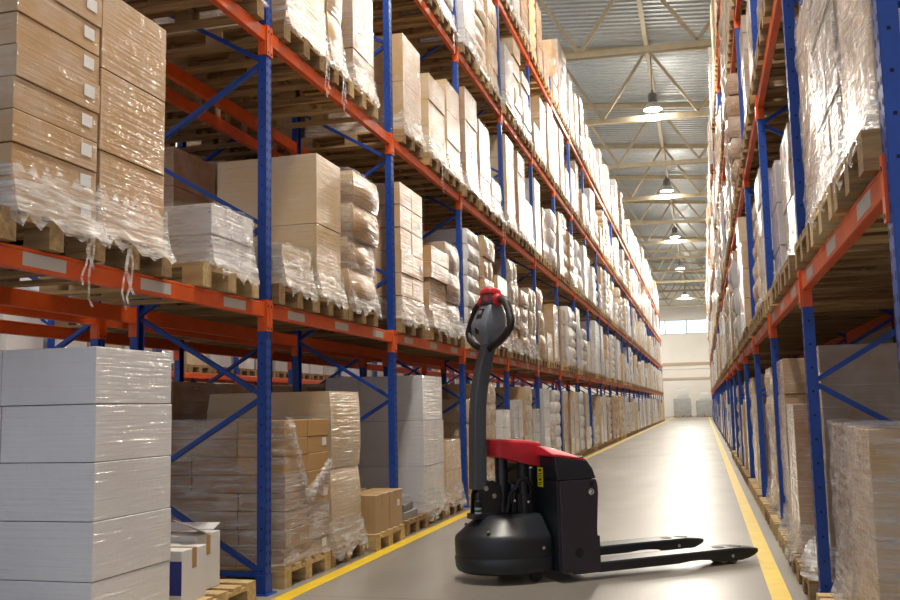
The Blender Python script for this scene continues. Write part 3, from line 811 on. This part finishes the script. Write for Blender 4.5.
q = MB(); q.tube([(-.44, -.055, .115), (-.44, .055, .115)], .115, 28); dw = TB(q, 'drive_wheel', M['tread'], bevel=.01)
q = MB(); q.tube([(-.44, .056, .115), (-.44, .062, .115)], .07, 20); TB(q, 'wheel_hub', M['black'], dw)
for s in (1, -1):
    q = MB(); q.tube([(-.42, s*.24-.02, .045), (-.42, s*.24+.02, .045)], .045, 20); TB(q, 'stabilizer_caster', M['black'], bevel=.006)
# hydraulics between hood and nose
q = MB(); q.lathe([(.062, .45), (.062, .50), (.055, .505), (.055, .60), (.048, .61), (.048, .86)], 20, (-.53, -.02, 0)); TB(q, 'lift_cylinder', M['blackgloss'], smooth=True)
q = MB(); q.lathe([(.040, .44), (.045, .58), (.038, .60), (.038, .84)], 18, (-.42, .10, 0)); TB(q, 'pump_reservoir', M['black'], smooth=True)
q = MB(); q.lathe([(.075, .40), (.085, .44), (.085, .56), (.07, .60), (.07, .66), (.03, .67)], 20, (-.41, -.05, 0)); TB(q, 'pump_motor', M['blackgloss'], smooth=True)
q = MB(); q.box(-.36, -.305, .0, .09, .42, .80); q.box(-.36, -.31, -.22, 0, .42, .86); TB(q, 'mast_plate', M['black'], bevel=.008)
q = MB(); q.tube([(-.345, .075, z) for z in (.50, .56, .70, .80, .84)], [.02, .03, .03, .03, .018], 14); TB(q, 'gas_spring', M['blackgloss'], smooth=True)
q = MB(); q.tube([(-.345, .075, .775), (-.345, .075, .787)], .033, 14); TB(q, 'hose_clamp', M['chrome'])
for pts in ([(-.50, .08, .48), (-.49, .10, .62), (-.46, .12, .70), (-.41, .14, .71), (-.37, .12, .64), (-.36, .11, .54), (-.37, .10, .47)],
            [(-.55, .09, .47), (-.53, .10, .60), (-.47, .11, .655), (-.42, .12, .63), (-.41, .12, .50)], [(-.48, -.10, .46), (-.50, -.05, .74), (-.44, .06, .80), (-.36, .08, .76)]):
    q = MB(); pp = []
    for i in range(len(pts)-1):
        for t in (0, .33, .66): pp.append(Vector(pts[i]).lerp(Vector(pts[i+1]), t))
    q.tube(pp+[pts[-1]], .014, 10); TB(q, 'hydraulic_hose', M['black'], smooth=True)
for u, v, z in ((-.50, .13, .555), (-.41, .17, .545), (-.36, .10, .60)):
    q = MB(); q.tube([(u, v, z), (u-.012, v+.008, z)], .009, 10); TB(q, 'bolt', M['chrome'])
q = MB(); q.box(-.48, -.36, .11, .135, .46, .60); TB(q, 'valve_block', M['black'], bevel=.006)
# pivot and tiller
q = MB()
for v in (-.05, .042): q.loft([[(u, vv, z) for u, z in ((-.78, .44), (-.60, .44), (-.56, .56), (-.57, .66), (-.64, .70), (-.74, .69), (-.77, .60))] for vv in (v, v+.010)])
q.box(-.80, -.56, -.06, .06, .43, .47)
pv = TB(q, 'pivot_bracket', M['blackgloss'], bevel=.004)
for u, z in ((-.70, .645), (-.635, .59)):
    k = MB(); k.tube([(u, .052, z), (u, .062, z)], .018, 14); TB(k, 'pivot_bolt', M['chrome'], pv)
q = MB(); q.lathe([(.024, .455), (.024, .50), (.018, .51), (.026, .52), (.026, .56), (.018, .565), (.020, .60), (.012, .615)], 14, (-.765, .055, 0)); vs_ = TB(q, 'valve_stem', M['black'], smooth=True)
for z0, z1, m_ in ((.500, .516, 'amber'), (.472, .486, 'silver')):
    q = MB(); q.tube([(-.765, .055, z0), (-.765, .055, z1)], .0255, 14); TB(q, 'valve_ring', M[m_], vs_)
def arm_center(z):
    t = max(0, (z-1.1)/.6)
    return -.735+.018*(z-.66)+.105*t*t
q = MB(); rings = []
for i in range(17):
    z = .64+(1.705-.64)*i/16; u = arm_center(z); w = .053-.003*i/16
    rings.append(rrect(u-w*.95, u+w*.95, -w, w, z, .012, 3))
q.loft(rings); TB(q, 'tiller_arm', M['armgrey'], smooth=True)
# head: local leaning frame along the arm
HU, HZ, LEAN = -.622, 1.70, .10
def H(a, v, s):   # a across (towards the forks), s up along the head
    return (HU+a*math.cos(LEAN)+s*math.sin(LEAN), v, HZ+1.03*s*math.cos(LEAN)-a*math.sin(LEAN))
hd = MB()
def hring(a0, a1, w0, w1, s, r=.018):
    """front (a0) narrower or wider than back (a1)"""
    return [H(a, v, s) for a, v in ((a0, -w0+r), (a0, w0-r), (a0+r, w0), (a1-r, w1), (a1, w1-r), (a1, -w1+r), (a1-r, -w1), (a0+r, -w0))]
hd.loft([hring(-.035, .045, .045, .045, -.03), hring(-.065, .075, .09, .075, .02), hring(-.095, .088, .112, .10, .06), hring(-.102, .092, .118, .11, .12), hring(-.078, .085, .104, .105, .20), hring(-.05, .06, .085, .095, .265)])
head = TB(hd, 'tiller_head', M['slate'], bevel=.006, angle=28, smooth=True)
q = MB(); q.loft([hring(-.056, .058, .082, .092, .268), hring(-.060, .056, .080, .086, .315), hring(-.058, .05, .078, .08, .345)]); TB(q, 'switch_band', M['armgrey'], head, bevel=.006, angle=28, smooth=True)
q = MB(); q.loft([hring(-.064, .056, .083, .085, .345), hring(-.062, .05, .081, .08, .375), hring(-.045, .03, .066, .062, .393)]); TB(q, 'emergency_cap', M['red'], head, bevel=.006, angle=24, smooth=True)
for v0, v1 in ((-.065, -.03), (.03, .065)):
    q = MB(); q.loft([[H(a, v, s) for v, s in ((v0, .285), (v1, .285), (v1, .325), (v0, .325))] for a in (-.066, -.052)]); TB(q, 'red_button', M['red'], head)
q = MB(); q.loft([[H(a-.02*(s-.16)/.1*-1, v, s) for v, s in ((-.045, .155), (.045, .155), (.04, .235), (-.04, .235))] for a in (-.090, -.072)]); dsp = TB(q, 'display', M['black'], head)
q = MB(); q.loft([[H(a, v, s) for v, s in ((-.02, .195), (.025, .195), (.022, .222), (-.018, .222))] for a in (-.086, -.070)]); TB(q, 'display_text', M['silver'], dsp)
q = MB(); q.tube([H(-.085, 0, .075), H(-.104, 0, .072)], [.030, .024], 16); TB(q, 'horn_button', M['black'], head)
for s in (1, -1):
    q = MB(); q.tube([H(.0, s*.085, .30), H(.0, s*.105, .30), H(.0, s*.135, .298), H(.0, s*.15, .296)], [.040, .046, .044, .030], 18); TB(q, 'throttle_knob', M['red'], head, smooth=True)
    pts = [(.0, .145, .295), (.0, .20, .285), (.002, .245, .258), (.004, .285, .20), (.002, .33, .125), (-.002, .33, .085), (-.006, .29, .04), (-.008, .20, -.005), (-.008, .10, -.035), (-.004, .04, -.05)]
    pp = []
    for i in range(len(pts)-1):
        for t in (0, .33, .66):
            e = [pts[i][k]+(pts[i+1][k]-pts[i][k])*t for k in range(3)]; pp.append(H(e[0], s*e[1], e[2]))
    q = MB(); q.tube(pp+[H(pts[-1][0], s*pts[-1][1], pts[-1][2])], [.024]*3+[.028]*(len(pp)-5)+[.026]*3, 12); TB(q, 'loop_handle', M['black'], head, smooth=True)
# forks
FL = 1.53
def fork(v0):
    f = MB(); hw = .105
    def top(u): return .118-(.030*max(0, (u-1.25)/.28)**1.6 if u > 1.25 else 0)
    def bot(u):
        if u < .70: return .048
        if u < 1.0: return .048+.010*math.sin((u-.70)/.30*math.pi)
        if u < 1.12: return .048-.022*(u-1.0)/.12
        if u < 1.30: return .026
        return .026+(.076-.026)*((u-1.30)/(FL-1.30))**1.3
    def wid(u):
        if u < 1.33: return hw
        q = (u-1.33)/(FL-1.33); return hw*max(.18, math.sqrt(max(0, 1-(q*.97)**2.2)))
    us = [0]+[.1*i for i in range(1, 13)]+[1.25, 1.3, 1.36, 1.40, 1.44, 1.47, 1.495, 1.515, FL]
    for s in (1, -1):
        f.loft([[(u, v0+s*wid(u), bot(u)), (u, v0+s*wid(u), top(u)-.012), (u, v0+s*(wid(u)-.012), top(u)), (u, v0+s*(wid(u)-.016), top(u)-.012), (u, v0+s*(wid(u)-.016), bot(u))] for u in us])
    f.loft([[(u, v0-wid(u)+.011, top(u)-.010), (u, v0-wid(u)+.011, top(u)-.001), (u, v0+wid(u)-.011, top(u)-.001), (u, v0+wid(u)-.011, top(u)-.010)] for u in us])
    o = TB(f, 'fork', M['fork'], smooth=True)
    for u0, u1 in ((1.12, 1.20), (1.26, 1.36)):
        q = MB(); q.loft([[(p[0], v0+p[1], z) for p in rrect(u0, u1, -.045, .045, 0, .03)] for z in (top((u0+u1)/2)-.006, top((u0+u1)/2)+.002)]); TB(q, 'fork_slot', M['black'], o)
    q = MB(); q.tube([(1.21, v0+hw, .062), (1.21, v0+hw+.003, .062)], .013, 14); TB(q, 'axle_pin', M['silver'], o)
    for u in (1.165, 1.26):
        q = MB(); q.tube([(u, v0-.06, .042), (u, v0+.06, .042)], .042, 20); TB(q, 'load_roller', M['tread'], o)
fork(.318); fork(-.318)
q = MB(); q.box(-.03, .03, -.40, .40, .05, .30); TB(q, 'fork_carriage', M['charcoal'], bevel=.006)

# ------------------------------------------------------------------ added world fill for camera-facing faces, let in where the end wall is omitted
wd = bpy.data.worlds.new('hall_fill'); sc.world = wd; wd.use_nodes = True
bg = wd.node_tree.nodes['Background']; bg.inputs[0].default_value = (.80, .88, 1.0, 1); bg.inputs[1].default_value = .55
sc.view_settings.view_transform = 'Standard'; sc.view_settings.look = 'None'
sc.view_settings.exposure = 0.5; sc.view_settings.gamma = 1.0; sc.view_settings.use_curve_mapping = False
try: sc.cycles.use_denoising = True
except Exception: pass
